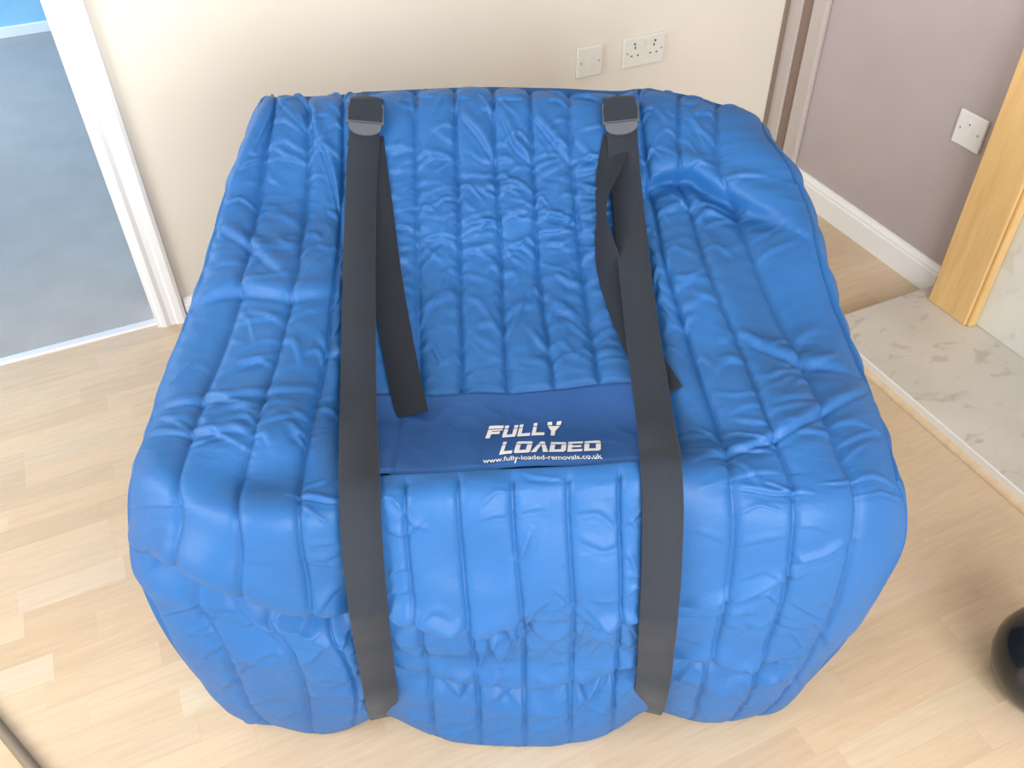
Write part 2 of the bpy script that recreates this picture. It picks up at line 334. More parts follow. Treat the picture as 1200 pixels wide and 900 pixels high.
# ------------------------------------------------------------------ sockets
def socket(name, mw, wd_, hg, pm, kind):
    """plate in its own xz plane, facing -y"""
    e = empty(name, None, mw)
    bm = bmesh.new(); bx(bm, -wd_ / 2, wd_ / 2, -.010, -.0003, -hg / 2, hg / 2, .004, 3)
    chl(bmo('plate', bm, pm, mw=mw), e)
    def cyl(nm, m, x, z, r, y0=-.0115, y1=-.0095, sg=12):
        bm = bmesh.new(); bmesh.ops.create_cone(bm, cap_ends=True, segments=sg, radius1=r, radius2=r, depth=y1 - y0, matrix=Matrix.Translation((x, (y0 + y1) / 2, z)) @ Matrix.Rotation(PI / 2, 4, 'X'))
        return chl(bmo(nm, bm, m, mw=mw), e)
    def rect(nm, m, x, z, w_, h_, y0=-.0108, y1=-.009):
        bm = bmesh.new(); bx(bm, x - w_ / 2, x + w_ / 2, y0, y1, z - h_ / 2, z + h_ / 2, .0004)
        return chl(bmo(nm, bm, m, mw=mw), e)
    for x in ((-.06, .06) if wd_ > .1 else (-.0302, .0302)): cyl('screw', m_screw, x, 0, .0032)
    def gang(cx_):
        rect('pin_slot', m_slot, cx_, .014, .004, .008); rect('pin_slot', m_slot, cx_ - .011, -.010, .0063, .004); rect('pin_slot', m_slot, cx_ + .011, -.010, .0063, .004)
    if kind == 'double':
        for cx_, sx in ((-.033, -.010), (.033, .010)):
            gang(cx_); r = rect('rocker_switch', pm, sx, .028, .011, .018, -.0145, -.009)
        for x in (-.036, .036): cyl('indicator', m_slot, x, .026, .003, -.0118)
    elif kind == 'blank':
        rect('rocker_switch', pm, 0, .0, .02, .03, -.0125, -.009)
    else:
        rect('rocker_switch', pm, 0, .006, .022, .036, -.013, -.009); cyl('indicator', m_slot, -.002, .018, .0022, -.0135, -.0128)
    return e
BACKF = ROOM                                              # local x=u, y=w
tag(socket('wall_socket', BACKF @ Matrix.Translation((1.2885, BW, .535)), .086, .092, m_plastic, 'blank'), 'single cream square wall plate on the cream wall, left of the double socket', 'wall socket')
tag(socket('wall_socket', BACKF @ Matrix.Translation((1.477, BW, .536)), .148, .092, m_plastic, 'double'), 'wide double electrical socket on the cream wall above the right strap', 'wall socket')
RF = ROOM @ Matrix.Translation((RW, 1.50, .498)) @ Matrix.Rotation(-PI / 2, 4, 'Z')   # local -y faces -u
tag(socket('wall_socket', RF, .094, .094, m_plasticw, 'spur'), 'bright white square socket on the mauve wall beside the oak fireplace leg', 'wall socket')

# ------------------------------------------------------------------ quilted armchair cover
SEAM_X = [[308, 322, 360, 402, 428, 487, 532, 577, 621, 666, 725, 748, 797, 840, 888],
 [300, 318, 360, 402, 429, 487, 533, 578, 622, 667, 727, 750, 798, 841, 896],
 [277, 308, 361, 402, 427, 489, 535, 581, 625, 670, 733, 757, 797, 840, 920],
 [258, 301, 357, 400, 425, 490, 537, 585, 628, 676, 738, 767, 812, 860, 944],
 [242, 285, 347, 397, 423, 491, 538, 588, 631, 681, 745, 778, 829, 885, 958],
 [213, 268, 330, 388, 421, 492, 540, 590, 640, 692, 755, 803, 862, 920, 988],
 [188, 242, 312, 375, 420, 493, 541, 595, 650, 702, 762, 822, 885, 951, 1015],
 [173, 224, 296, 361, 421, 482, 539, 597, 659, 716, 768, 845, 907, 972, 1035],
 [160, 209, 283, 353, 421, 476, 537, 600, 665, 726, 772, 856, 925, 1000, 1050],
 [152, 207, 278, 350, 422, 474, 538, 601, 666, 727, 773, 862, 932, 1005, 1061],
 [157, 224, 285, 356, 425, 480, 543, 606, 669, 729, 772, 858, 927, 996, 1052],
 [180, 236, 312, 375, 430, 488, 548, 612, 672, 729, 771, 848, 915, 978, 1016],
 [212, 262, 342, 401, 438, 500, 556, 614, 670, 724, 767, 835, 893, 950, 983],
 [256, 290, 360, 420, 448, 506, 561, 615, 668, 719, 762, 818, 878, 920, 938],
 [300, 328, 368, 415, 452, 512, 563, 615, 667, 716, 760, 808, 850, 884, 908]]
SEAM_Y = [[117, 116, 115, 113, 110, 107, 105, 104, 105, 106, 109, 106, 112, 124, 140],
 [145, 142, 139, 137, 136, 133, 131, 131, 131, 132, 135, 133, 138, 146, 158],
 [195, 195, 195, 195, 195, 195, 195, 195, 195, 195, 195, 195, 195, 195, 185],
 [250, 250, 250, 250, 250, 250, 250, 250, 250, 250, 250, 250, 250, 250, 232],
 [310, 310, 310, 310, 310, 310, 310, 310, 310, 310, 310, 310, 310, 310, 290],
 [390, 390, 390, 390, 390, 390, 390, 390, 390, 390, 390, 390, 390, 390, 380],
 [455, 455, 458, 460, 462, 462, 461, 459, 454, 449, 445, 450, 450, 450, 450],
 [510, 510, 510, 510, 510, 510, 510, 510, 510, 510, 510, 510, 510, 510, 510],
 [552, 556, 562, 562, 558, 556, 553, 549, 546, 541, 538, 548, 556, 562, 565],
 [600, 602, 602, 602, 602, 600, 600, 600, 600, 600, 600, 600, 602, 604, 610],
 [655, 660, 664, 664, 664, 664, 664, 664, 664, 664, 664, 664, 662, 660, 656],
 [715, 715, 716, 718, 718, 718, 718, 718, 718, 718, 718, 718, 716, 714, 712],
 [768, 768, 768, 768, 768, 768, 768, 768, 768, 768, 768, 768, 768, 768, 760],
 [817, 822, 824, 820, 815, 822, 825, 827, 824, 820, 812, 815, 815, 812, 806],
 [839, 850, 861, 852, 838, 865, 874, 876, 872, 860, 832, 845, 846, 838, 828]]
# how far forward each row of the cover lies; the last row touches the floor
YW = [1.62, 1.54, 1.46, 1.38, 1.28, 1.14, 1.02, .92, .815, .765, .74, .735, .74, .755, None]
NR, NC = 15, 15
P = np.zeros((NR, NC, 3))
for r in range(NR):
    for c in range(NC):
        d = ray(SEAM_X[r][c], SEAM_Y[r][c])
        if YW[r] is None: P[r, c] = EYE + d * ((.012 - CH) / d[2]); continue
        y = YW[r]
        if 4 <= r <= 7:
            y += {0: 0, 1: -.03, 2: -.05, 3: -.03, 11: -.03, 12: -.05, 13: -.03, 14: 0}.get(c, .025 if 5 <= c <= 9 else 0)
        if r >= 9: y += {0: .06, 14: .06, 1: .012, 13: .012}.get(c, 0)
        if r == 8: y += {0: .02, 14: .02}.get(c, 0)
        if r >= 10 and c in (4, 10): y += .008
        y += {(10, 0): .03, (10, 1): .015, (11, 1): .03, (11, 2): .03, (11, 3): .012, (12, 1): -.008, (12, 2): -.01, (12, 3): -.006, (9, 1): -.012, (9, 2): -.015, (9, 3): -.012, (10, 2): -.012, (10, 3): -.015}.get((r, c), 0)
        if 5 <= c <= 9: y += {11: -.014, 12: .012}.get(r, 0)
        P[r, c] = EYE + d * (y / d[1])
T8 = {0: P[8, 0], 14: P[8, 14]}
YB = 1.665
def side(c, j, k):           # j 0..8 (rear..front), k 0..6 (top..floor)
    if k == 0: return P[j, c]
    f = P[8 + k, c]
    if j == 8: return f
    t = P[j, c]; t8 = P[8, c]; s = -1 if c == 0 else 1
    yb = YB - (.01 if k < 5 else .0)
    y = f[1] + (t[1] - t8[1]) * (yb - f[1]) / (P[0, c][1] - t8[1])
    z = f[2] * (t[2] / t8[2]) if f[2] > .03 else f[2]
    a = (8 - j) / 8
    xs = abs(f[0]) * (1 - a) + (abs(P[0, c][0]) + .045) * a
    xs = xs + .012 * math.sin(PI * a)
    return np.array([s * xs, y, z])
def back(i, k):
    if k == 0: return P[0, i]
    if i == 0: return side(0, 0, k)
    if i == 14: return side(14, 0, k)
    A, B = side(0, 0, k), side(14, 0, k)
    z = A[2] * P[0, i][2] / P[0, 0][2] if A[2] > .03 else A[2]
    x = A[0] + (P[0, i][0] - P[0, 0][0]) / (P[0, 14][0] - P[0, 0][0]) * (B[0] - A[0])
    return np.array([x, YB + .012, z])
verts, vid = [], {}
def vadd(key, p):
    if key not in vid: vid[key] = len(verts); verts.append(np.array(p))
    return vid[key]
for r in range(NR):
    for c in range(NC): vadd(('T', r, c), P[r, c])
for c in (0, 14):
    for j in range(0, 8):
        for k in range(1, 7): vadd(('S', c, j, k), side(c, j, k))
for i in range(1, 14):
    for k in range(1, 7): vadd(('B', i, k), back(i, k))
def sv(c, j, k):
    if k == 0: return vid[('T', j, c)]
    if j == 8: return vid[('T', 8 + k, c)]
    return vid[('S', c, j, k)]
def bv(i, k):
    if k == 0: return vid[('T', 0, i)]
    if i in (0, 14): return vid[('S', i, 0, k)]
    return vid[('B', i, k)]
faces, uvs = [], []
for r in range(14):
    for c in range(14):
        faces.append([vid[('T', r + 1, c)], vid[('T', r + 1, c + 1)], vid[('T', r, c + 1)], vid[('T', r, c)]])
        uvs.append([(c, r + 1), (c + 1, r + 1), (c + 1, r), (c, r)])
for c in (0, 14):
    for j in range(8):
        for k in range(6):
            q = [(j, k + 1), (j + 1, k + 1), (j + 1, k), (j, k)]
            if c == 14: q = q[::-1]
            faces.append([sv(c, a, b_) for a, b_ in q]); uvs.append([(30 + (0 if c == 0 else 20) + a, b_) for a, b_ in q])
for i in range(14):
    for k in range(6):
        q = [(i, k), (i + 1, k), (i + 1, k + 1), (i, k + 1)]
        faces.append([bv(a, b_) for a, b_ in q]); uvs.append([(80 + a, b_) for a, b_ in q])
# under-tuck ring
ring = [bv(i, 6) for i in range(0, 14)] + [sv(14, j, 6) for j in range(0, 8)] + [vid[('T', 14, c)] for c in range(14, 0, -1)] + [sv(0, j, 6) for j in range(8, 0, -1)]
ctr = np.array([0, 1.22, 0]); inn = []
for v in ring:
    p = verts[v]; q = p + (ctr - p) / np.linalg.norm((ctr - p)[:2]) * .07; q[2] = .008; inn.append(len(verts)); verts.append(q)
nr = len(ring)
for i in range(nr):
    a, b_ = ring[i], ring[(i + 1) % nr]; faces.append([a, b_, inn[(i + 1) % nr], inn[i]]); uvs.append([(120, 0)] * 4)
target = np.array(verts)
def make_mesh(pts):
    me = bpy.data.meshes.new('quilted_shell'); me.from_pydata([tuple(p) for p in pts], [], faces)
    ul = me.uv_layers.new(name='UVMap'); flat = [x for f_ in uvs for p in f_ for x in p]; ul.data.foreach_set('uv', flat); return me
def subdivided(pts, lv):
    me = make_mesh(pts); ob = bpy.data.objects.new('tmp', me); COL.objects.link(ob)
    md = ob.modifiers.new('s', 'SUBSURF'); md.levels = lv; md.render_levels = lv; md.uv_smooth = 'NONE'; md.boundary_smooth = 'PRESERVE_CORNERS'
    dg = bpy.context.evaluated_depsgraph_get(); out = bpy.data.meshes.new_from_object(ob.evaluated_get(dg), depsgraph=dg)
    bpy.data.objects.remove(ob); bpy.data.meshes.remove(me); return out
def coords(me):
    a = np.empty(len(me.vertices) * 3); me.vertices.foreach_get('co', a); return a.reshape(-1, 3)
pts = target.copy()
for it in range(4):
    t_ = subdivided(pts, 1); cc = coords(t_)[:len(pts)]; bpy.data.meshes.remove(t_)
    pts += (target - cc) * .75
shell = subdivided(pts, 5)
co = coords(shell); nv = len(co)
nm = np.empty(nv * 3); shell.vertices.foreach_get('normal', nm); nm = nm.reshape(-1, 3)
nl = len(shell.loops); lv_ = np.empty(nl, dtype=np.int64); shell.loops.foreach_get('vertex_index', lv_)
luv = np.empty(nl * 2); shell.uv_layers[0].data.foreach_get('uv', luv); luv = luv.reshape(-1, 2)
order = np.argsort(-luv[:, 0]); UV = np.zeros((nv, 2)); UV[lv_[order]] = luv[order]      # smallest u wins on shared borders
U_, V_ = UV[:, 0], UV[:, 1]

def hsh(i, j, s):
    n = (i.astype(np.int64) * 374761393 + j.astype(np.int64) * 668265263 + s * 974711) & 0x7fffffff
    n = ((n ^ (n >> 13)) * 1274126177) & 0x7fffffff
    return ((n ^ (n >> 16)) & 0xffff) / 65535.0
def vn(x, y, s=0):
    i, j = np.floor(x), np.floor(y); fx, fy = x - i, y - j; fx = fx * fx * fx * (fx * (fx * 6 - 15) + 10); fy = fy * fy * fy * (fy * (fy * 6 - 15) + 10)
    a, b_, c, d = hsh(i, j, s), hsh(i + 1, j, s), hsh(i, j + 1, s), hsh(i + 1, j + 1, s)
    return (a * (1 - fx) + b_ * fx) * (1 - fy) + (c * (1 - fx) + d * fx) * fy
def sm(x, a, b_):
    t = np.clip((x - a) / (b_ - a), 0, 1); return t * t * (3 - 2 * t)

top = U_ < 15
# quilted channels on top and front
ch = np.floor(U_); lu = U_ - ch
d_seam = np.minimum(lu, 1 - lu)
d_seam = np.where((U_ < 1), 1 - lu, d_seam); d_seam = np.where(U_ > 13, lu, d_seam)      # no seam along the outer borders
puff = (1 - np.exp(-(d_seam / np.where(V_ < 8, .09, .06)) ** 1.3)) * (.6 + .2 * sm(V_, 7, 9)) + np.sqrt(np.clip(1 - (1 - 2 * np.minimum(d_seam, .5)) ** 2, 0, 1)) * (.4 - .2 * sm(V_, 7, 9))
amp = .0115 - .0025 * sm(V_, 7, 9)
disp = (puff - .75) * amp
# gathers across each channel, strongest on the seat and near the bottom hem
wr = .55 + .75 * sm(V_, 1.5, 3) * (1 - sm(V_, 7.2, 8)) - .35 * sm(V_, 7.8, 8.2) * (1 - sm(V_, 10.6, 11.3)) + .55 * sm(V_, 10.9, 11.6)
side_c = (np.abs(U_ - 7) > 3.2).astype(float); wr = wr * (1 - side_c * (.25 + .35 * sm(V_, 3, 5)))
bend = (lu - .5) ** 2 * 1.6
vv = V_ + bend * .28 * np.where(hsh(ch, ch * 0, 5) > .5, 1, -.6)
g1 = vn(U_ * .9 + ch * 3.7, vv * 4.2 + ch * 11.3 + lu * .6, 1)
g2 = vn(U_ * 1.9 + ch * 5.1, vv * 9.5 + ch * 7.9 - lu * .9, 2)
g3 = vn(U_ * 2.4 + V_ * 1.8, V_ * 3.6 - U_ * 1.3, 3)
crease = -np.abs(g1 - .5) * 2
crease2 = -np.abs(g2 - .5) * 2
edge_g = np.exp(-(d_seam / .22) ** 2)
disp += wr * .5 * ((crease + .45) * .0050 + (crease2 + .45) * .0032 * (.45 + edge_g) + (-np.abs(g3 - .5) * 2 + .4) * .0036) * sm(puff, .05, .6)
disp += (vn(U_ * .8, V_ * .9, 8) - .5) * .012
# individual folds: (points u,v ; half width in rows ; depth)
FOLDS = [([(.5, 9.7), (1, 9.95), (2, 10.5), (3, 10.95), (4, 11.1)], .26, .04), ([(.4, 9.75), (1.3, 10.35), (1.7, 11.2), (2, 12.2)], .18, .008),
         ([(10.2, 10.95), (11, 10.8), (12.1, 10.35)], .14, .013), ([(10.2, 11.15), (11, 11.1), (11.4, 11.05)], .10, .010), ([(10.2, 12.15), (11, 12.1), (11.6, 12.35), (12.4, 12.05)], .16, .016),
         ([(12, 10.1), (12.6, 9.95), (13, 9.6)], .10, .008),
         ([(4.2, 10.95), (5, 11.15), (6, 11.4), (7, 11.2)], .17, .024), ([(8, 11.1), (8.6, 11.3), (9.6, 11.1), (10, 11.0)], .12, .014), ([(7.05, 11.35), (7.5, 11.6), (8, 11.5)], .12, .011), ([(6.1, 11.35), (6.3, 11.7), (6.5, 12.1)], .13, .012), ([(6.95, 11.4), (6.75, 11.8), (6.55, 12.1)], .12, .010), ([(6.2, 11.3), (6.6, 11.55), (7, 11.35)], .10, .009),
         ([(4.2, 12.25), (5, 12.35), (6, 12.55), (7, 12.6), (8, 12.5), (9, 12.4), (10, 12.15)], .17, .022), ([(5, 12.5), (5.6, 12.9), (6, 12.6)], .15, .010), ([(8, 12.5), (8.4, 13.0), (8.9, 12.5)], .15, .010),
         ([(2.0, 12.9), (3, 13.0), (4, 12.5)], .14, .010), ([(3.1, 13.4), (3.5, 12.8), (4, 12.5)], .14, .010),
         ([(10.6, 7.9), (11.5, 7.35), (12.6, 6.8), (14, 6.15)], .14, .009), ([(10.7, 2.45), (11.6, 2.15), (12.4, 2.1), (13, 2.6), (13.7, 3.6)], .22, .018),
         ([(12.1, 5.2), (12.9, 5.6), (13.7, 5.85)], .16, .009), ([(0.1, 4.7), (1, 4.4), (2, 4.5), (3, 4.45)], .16, .012), ([(0.2, 3.4), (1, 3.7), (1.8, 4.2)], .14, .009),
         ([(2.1, 1.2), (2.6, 2.2), (3, 3.2)], .15, .008), ([(1.8, .3), (2.1, .9), (2.1, 1.8)], .12, .008), ([(0, 6.6), (1, 6.3), (2, 6.1), (3, 6.05)], .10, .007), ([(0, 7.1), (1, 7.05), (2, 6.9)], .10, .005),
         ([(6.0, 1.0), (6.6, 1.5), (7, 2.0)], .14, .008), ([(7.1, 1.0), (7.5, 1.7), (8, 2.0)], .13, .009), ([(8, 1.1), (8.5, 1.5), (9, 2.0)], .14, .009), ([(9, 2.2), (9.5, 2.1), (10, 1.9)], .12, .010), ([(2.9, 8.6), (3.5, 8.75), (4, 8.6)], .10, .006), ([(2.9, 10), (3.6, 10.1), (4, 9.95)], .08, .005),
         ([(4.5, 9.3), (5, 9.5), (5.3, 9.2)], .1, .005), ([(8.1, 9.5), (8.6, 9.7), (9, 9.6)], .1, .004), ([(11.0, 13.0), (11.6, 12.9), (12.1, 13.3)], .12, .008), ([(11, 8.5), (11.7, 8.6), (12.2, 8.5)], .1, .005)]
fr = random.Random(21)
for sc in range(1, 14):
    v = .25
    while v < 13.6:
        reg = 'rear' if v < 1.6 else 'seat' if v < 7.6 else 'front' if v < 10.7 else 'hem'
        if not (6 < v < 8 and 4 <= sc <= 10):
            for dr in (-1, 1):
                if fr.random() < {'rear': .45, 'seat': .8, 'front': .25, 'hem': .65}[reg] * (.55 if abs(sc - 7) > 3 and reg == 'seat' else 1):
                    ln = fr.uniform(.3, .95); sl = fr.gauss(0, .25) * (2.2 if reg == 'rear' else 1); sag = fr.uniform(-.22, .12)
                    u1 = sc + dr * ln
                    if .1 < u1 < 13.9 and (reg != 'seat' or v < 5.7 or not 4 <= sc <= 10):
                        FOLDS.append(([(sc, v), (sc + dr * ln * .5, v + sl * .5 + sag), (u1, v + sl)], fr.uniform(.05, .10), fr.uniform(.0022, .0056) * (.8 if reg == 'front' else 1)))
        v += fr.uniform(.18, .34) if reg != 'front' else fr.uniform(.35, .6)
for fp, wdt, dep in FOLDS:
    fp = np.array(fp, float); best = np.full(nv, 9.); sg = np.zeros(nv)
    # fine arc of the fold with a rounded path
    tt = np.linspace(0, len(fp) - 1, 12 * (len(fp) - 1) + 1); fu = np.interp(tt, range(len(fp)), fp[:, 0]); fv = np.interp(tt, range(len(fp)), fp[:, 1])
    kern = np.array([1, 2, 3, 4, 3, 2, 1]) / 16; fu = np.convolve(np.pad(fu, 3, 'edge'), kern, 'valid'); fv = np.convolve(np.pad(fv, 3, 'edge'), kern, 'valid')
    m_ = np.where(top & (U_ > fu.min() - 1.2) & (U_ < fu.max() + 1.2) & (V_ > fv.min() - 1.2) & (V_ < fv.max() + 1.2))[0]
    um, vm = U_[m_], V_[m_]; bd = np.full(len(m_), 9.); bs = np.zeros(len(m_)); bt = np.zeros(len(m_))
    for q in range(len(fu) - 1):
        ax, ay, dx, dy = fu[q], fv[q], fu[q + 1] - fu[q], fv[q + 1] - fv[q]
        l2 = dx * dx + dy * dy + 1e-9; t = np.clip(((um - ax) * dx + (vm - ay) * dy) / l2, 0, 1)
        ex, ey = um - ax - t * dx, vm - ay - t * dy; dd = np.hypot(ex, ey); s = np.sign(dx * ey - dy * ex)
        k = dd < bd; bd[k] = dd[k]; bs[k] = s[k]; bt[k] = (q + t[k]) / (len(fu) - 1)
    if (fp[-1, 0] < fp[0, 0]): bs = -bs
    x = bd * bs / wdt                      # negative above the fold
    tap = np.sin(np.clip(bt, .02, .98) * PI) ** .5
    prof_ = np.exp(-(x + .9) ** 2 * 1.1) * .55 - np.exp(-(x * 2.6) ** 2) * .5 - np.exp(-(x - .9) ** 2 * 1.4) * .22
    if dep > .015: prof_ = np.exp(-(x + 1.0) ** 2 * .9) * .45 - np.exp(-((x - .35) / np.where(x < .35, .38, 1.1)) ** 2) * .85 + np.exp(-((x - 2.9) / .9) ** 2) * .15
    disp[m_] += dep * (1.8 if dep > .012 else 1.4) * tap * prof_
lipz = top & (U_ > 3.9) & (U_ < 10.1)
disp = np.where(lipz & (V_ >= 7.9), disp * sm(V_, 8.0, 8.35) + .0035 * (1 - sm(V_, 8.0, 8.35)), disp)
# straps press the cover down; label panel region stays flat
for uc in (4, 10): disp = disp * (1 - .85 * np.exp(-((U_ - uc) / .5) ** 4) * top) - .003 * np.exp(-((U_ - uc) / .4) ** 2) * top
inpan = top & (U_ > 4.0) & (U_ < 10.0) & (V_ > 6.02) & (V_ < 7.96)
pf = sm(V_, 5.93, 6.03) * (1 - sm(V_, 7.97, 8.06)) * sm(U_, 3.9, 4.1) * (1 - sm(U_, 9.9, 10.1)) * top
disp = disp * (1 - pf) - .004 * pf
# vertical channels of the side and rear faces
X_, Y_, Z_ = co[:, 0], co[:, 1], co[:, 2]
isS = (U_ > 29) & (U_ < 75); isB = (U_ > 79) & (U_ < 110)
cs = np.where(isS, Y_, X_) / .075; lc = cs - np.floor(cs); ps = np.sqrt(np.clip(1 - (1 - 2 * np.minimum(lc, 1 - lc)) ** 2, 0, 1))
ds = (ps - .75) * .014 + (vn(cs * 1.1, Z_ * 28 + np.floor(cs) * 5.3, 4) - .5) * .009
kk = V_; fade = sm(kk, 0, .35) * (1 - .6 * sm(kk, 5.4, 6)); jj = np.where(isS, (U_ - 30) % 20, U_ - 80); mxj = np.where(isS, 8, 14)
fade = fade * sm(np.minimum(jj, mxj - jj), 0, .35)
disp = np.where(top, disp, np.where(isS | isB, ds * fade + .004 * (1 - fade), 0))
base_co = co.copy()
hem = sm(V_, 13.2, 14) * top
disp = disp * (1 - .45 * hem)
co = co + nm * disp[:, None]
co[:, 2] = np.maximum(co[:, 2], .004)
shell.vertices.foreach_set('co', co.ravel()); shell.update()

cover = empty('armchair_cover', (0, 1.2, 0))
tag(cover, 'royal blue quilted padded cover wrapped over an armchair, bound with two dark straps', 'furniture cover')
shell.name = 'quilted_shell'; shell.uv_layers.remove(shell.uv_layers[0])
chl(link('quilted_shell', shell, m_nylon, smooth=True), cover)

# label panel: plain fabric strip between the straps
npoly = len(shell.polygons); fv_ = np.empty(npoly * 4, dtype=np.int64); shell.polygons.foreach_get('vertices', fv_); fv_ = fv_.reshape(-1, 4)
fu_ = U_[fv_].mean(1); fvv = V_[fv_].mean(1)
psel = top[fv_].all(1) & (fu_ > 4.0) & (fu_ < 10.0) & (fvv > 5.99) & (fvv < 8.0)
used, inv = np.unique(fv_[psel], return_inverse=True); inv = inv.reshape(-1, 4)
pu, pv = U_[used], V_[used]
off = .004 + .004 * np.sin(np.clip((pv - 6) / 2, 0, 1) * PI) - .003 * np.exp(-((pu - 4.72) / .06) ** 2) + (vn(pu * 1.1, pv * 1.4, 9) - .5) * .006 - .004 * np.abs(vn(pu * 2 + pv, pv * 2.5 - pu, 10) - .5)
pc = base_co[used] + nm[used] * off[:, None]
pe = ((pv < 6.04) | (pv > 7.95)); pc[pe] -= nm[used][pe] * .004
me = bpy.data.meshes.new('label_panel'); me.from_pydata([tuple(p) for p in pc], [], [tuple(int(x) for x in f_) for f_ in inv]); 
panel = chl(link('label_panel', me, m_panel, smooth=True), cover)
panel['label'] = 'plain darker blue panel with the lettering'
bvh_p = BVHTree.FromPolygons([tuple(p) for p in pc], [tuple(int(x) for x in f_) for f_ in inv])

# ---- lettering, built flat in a (s,t) frame then laid onto the panel
def poly_letter(ch_):
    """outlines as boxes / quads in a unit cell, 1 wide 1 high"""
    k = .30
    return {
     'F': [[(0, 0), (.30, 0), (.30, .72), (0, .72)], [(0, .78), (1, .78), (1, 1), (.0, 1)], [(.30, .34), (.86, .34), (.86, .56), (.30, .56)], [(.30, .62), (1, .62), (1, .72), (.30, .72)]],
     'U': [[(0, .2), (.3, .2), (.3, .72), (0, .72)], [(0, .78), (.3, .78), (.3, 1), (0, 1)], [(.70, .2), (1, .2), (1, .72), (.70, .72)], [(.70, .78), (1, .78), (1, 1), (.70, 1)], [(.08, 0), (.92, 0), (1, .08), (1, .24), (0, .24), (0, .08)]],
     'L': [[(0, .2), (.3, .2), (.3, .72), (0, .72)], [(0, .78), (.3, .78), (.3, 1), (0, 1)], [(0, 0), (1, 0), (1, .24), (0, .24)]],
     'Y': [[(.02, .78), (.36, .78), (.34, 1), (0, 1)], [(.66, .78), (1, .78), (1.05, 1), (.70, 1)], [(.05, .72), (.96, .72), (.70, .40), (.32, .40)], [(.35, 0), (.66, 0), (.66, .42), (.35, .42)]],
     'O': [[(0, .08), (.3, .08), (.3, .72), (0, .72)], [(.7, .08), (1, .08), (1, .72), (.7, .72)], [(.08, 0), (.92, 0), (1, .08), (1, .24), (0, .24), (0, .08)], [(0, .78), (1, .78), (1, .92), (.92, 1), (.08, 1), (0, .92)]],
     'A': [[(-.06, 0), (.28, 0), (.52, .72), (.26, .72)], [(.72, 0), (1.06, 0), (.78, .72), (.50, .72)], [(.29, .78), (.75, .78), (.68, 1), (.42, 1)]],
     'D': [[(0, 0), (.3, 0), (.3, .72), (0, .72)], [(.7, .12), (1, .12), (1, .72), (.7, .72)], [(0, 0), (.88, 0), (1, .12), (1, .24), (0, .24)], [(0, .78), (1, .78), (1, .88), (.88, 1), (0, 1)]],
     'E': [[(0, 0), (.3, 0), (.3, .72), (0, .72)], [(0, 0), (1, 0), (1, .22), (0, .22)], [(.3, .40), (.92, .40), (.92, .60), (.3, .60)], [(0, .78), (1, .78), (1, 1), (0, 1)]],
    }[ch_]
def Q(px, py):     # lettering frame corner on the panel
    h = bvh_p.ray_cast(Vector(EYE), Vector(ray(px, py)).normalized()); return h[0]
def lay(bm, name, frame, label):
    """frame = (origin, s axis, t axis) as points on the panel plane"""
    bmesh.ops.triangulate(bm, faces=bm.faces); bmesh.ops.subdivide_edges(bm, edges=bm.edges, cuts=1)
    O, A, B = frame; top_z = 1.2; kill = []
    for v in bm.verts:
        p = O + A * v.co.x + B * v.co.y
        h = bvh_p.ray_cast(Vector((p.x, p.y, top_z)), Vector((0, 0, -1)))
        z = h[0].z if h[0] else p.z; nn = h[1] if h[0] else Vector((0, 0, 1))
        if nn.z < 0: nn = -nn
        v.co = Vector((p.x, p.y, z)) + nn * (.0012 + v.co.z * .0006)
    bmesh.ops.remove_doubles(bm, verts=bm.verts, dist=1e-6)
    bmesh.ops.recalc_face_normals(bm, faces=bm.faces)
    o = chl(bmo(name, bm, m_print), cover); o['label'] = label; return o
def line_mesh(word, widths, shear, gapf=.10):
    bm = bmesh.new(); x = 0
    for ch_, w_ in zip(word, widths):
        for pl in poly_letter(ch_):
            vs = [bm.verts.new(((x + a * (w_ - gapf)) + b_ * shear, b_, 0)) for a, b_ in pl]; bm.faces.new(vs)
        x += w_
    return bm
# pixel corners of both words read off the photograph give the frame on the real panel
def frame(bl, br, tl, n):
    a, b_, c = Q(*bl), Q(*br), Q(*tl); A = (b_ - a) / n; B = c - a; return a, A, B
lay(line_mesh('FULLY', [1.05, .98, .92, .92, 1.0], .28), 'lettering', frame((568.5, 514.8), (659.5, 511.2), (568.5, 500.3), 5), 'silvery white slanted word FULLY')
lay(line_mesh('LOADED', [.85, 1.08, 1.02, 1.08, 1.0, 1.1], .26), 'lettering', frame((585, 534), (705.5, 529), (585, 519), 6.1), 'silvery white slanted word LOADED')
fc = bpy.data.curves.new('t', 'FONT'); fc.body = 'www.fully-loaded-removals.co.uk'; fc.size = 1; fc.offset = .012
to = bpy.data.objects.new('t', fc); COL.objects.link(to); dg = bpy.context.evaluated_depsgraph_get(); dg.update()
tm = bpy.data.meshes.new_from_object(to.evaluated_get(dg)); bpy.data.objects.remove(to)
bm = bmesh.new(); bm.from_mesh(tm); xs = [v.co.x for v in bm.verts]; wdt = max(xs)
lay(bm, 'lettering', frame((566, 543.5), (706, 537.8), (566, 536.0), wdt), 'small silvery white web address')

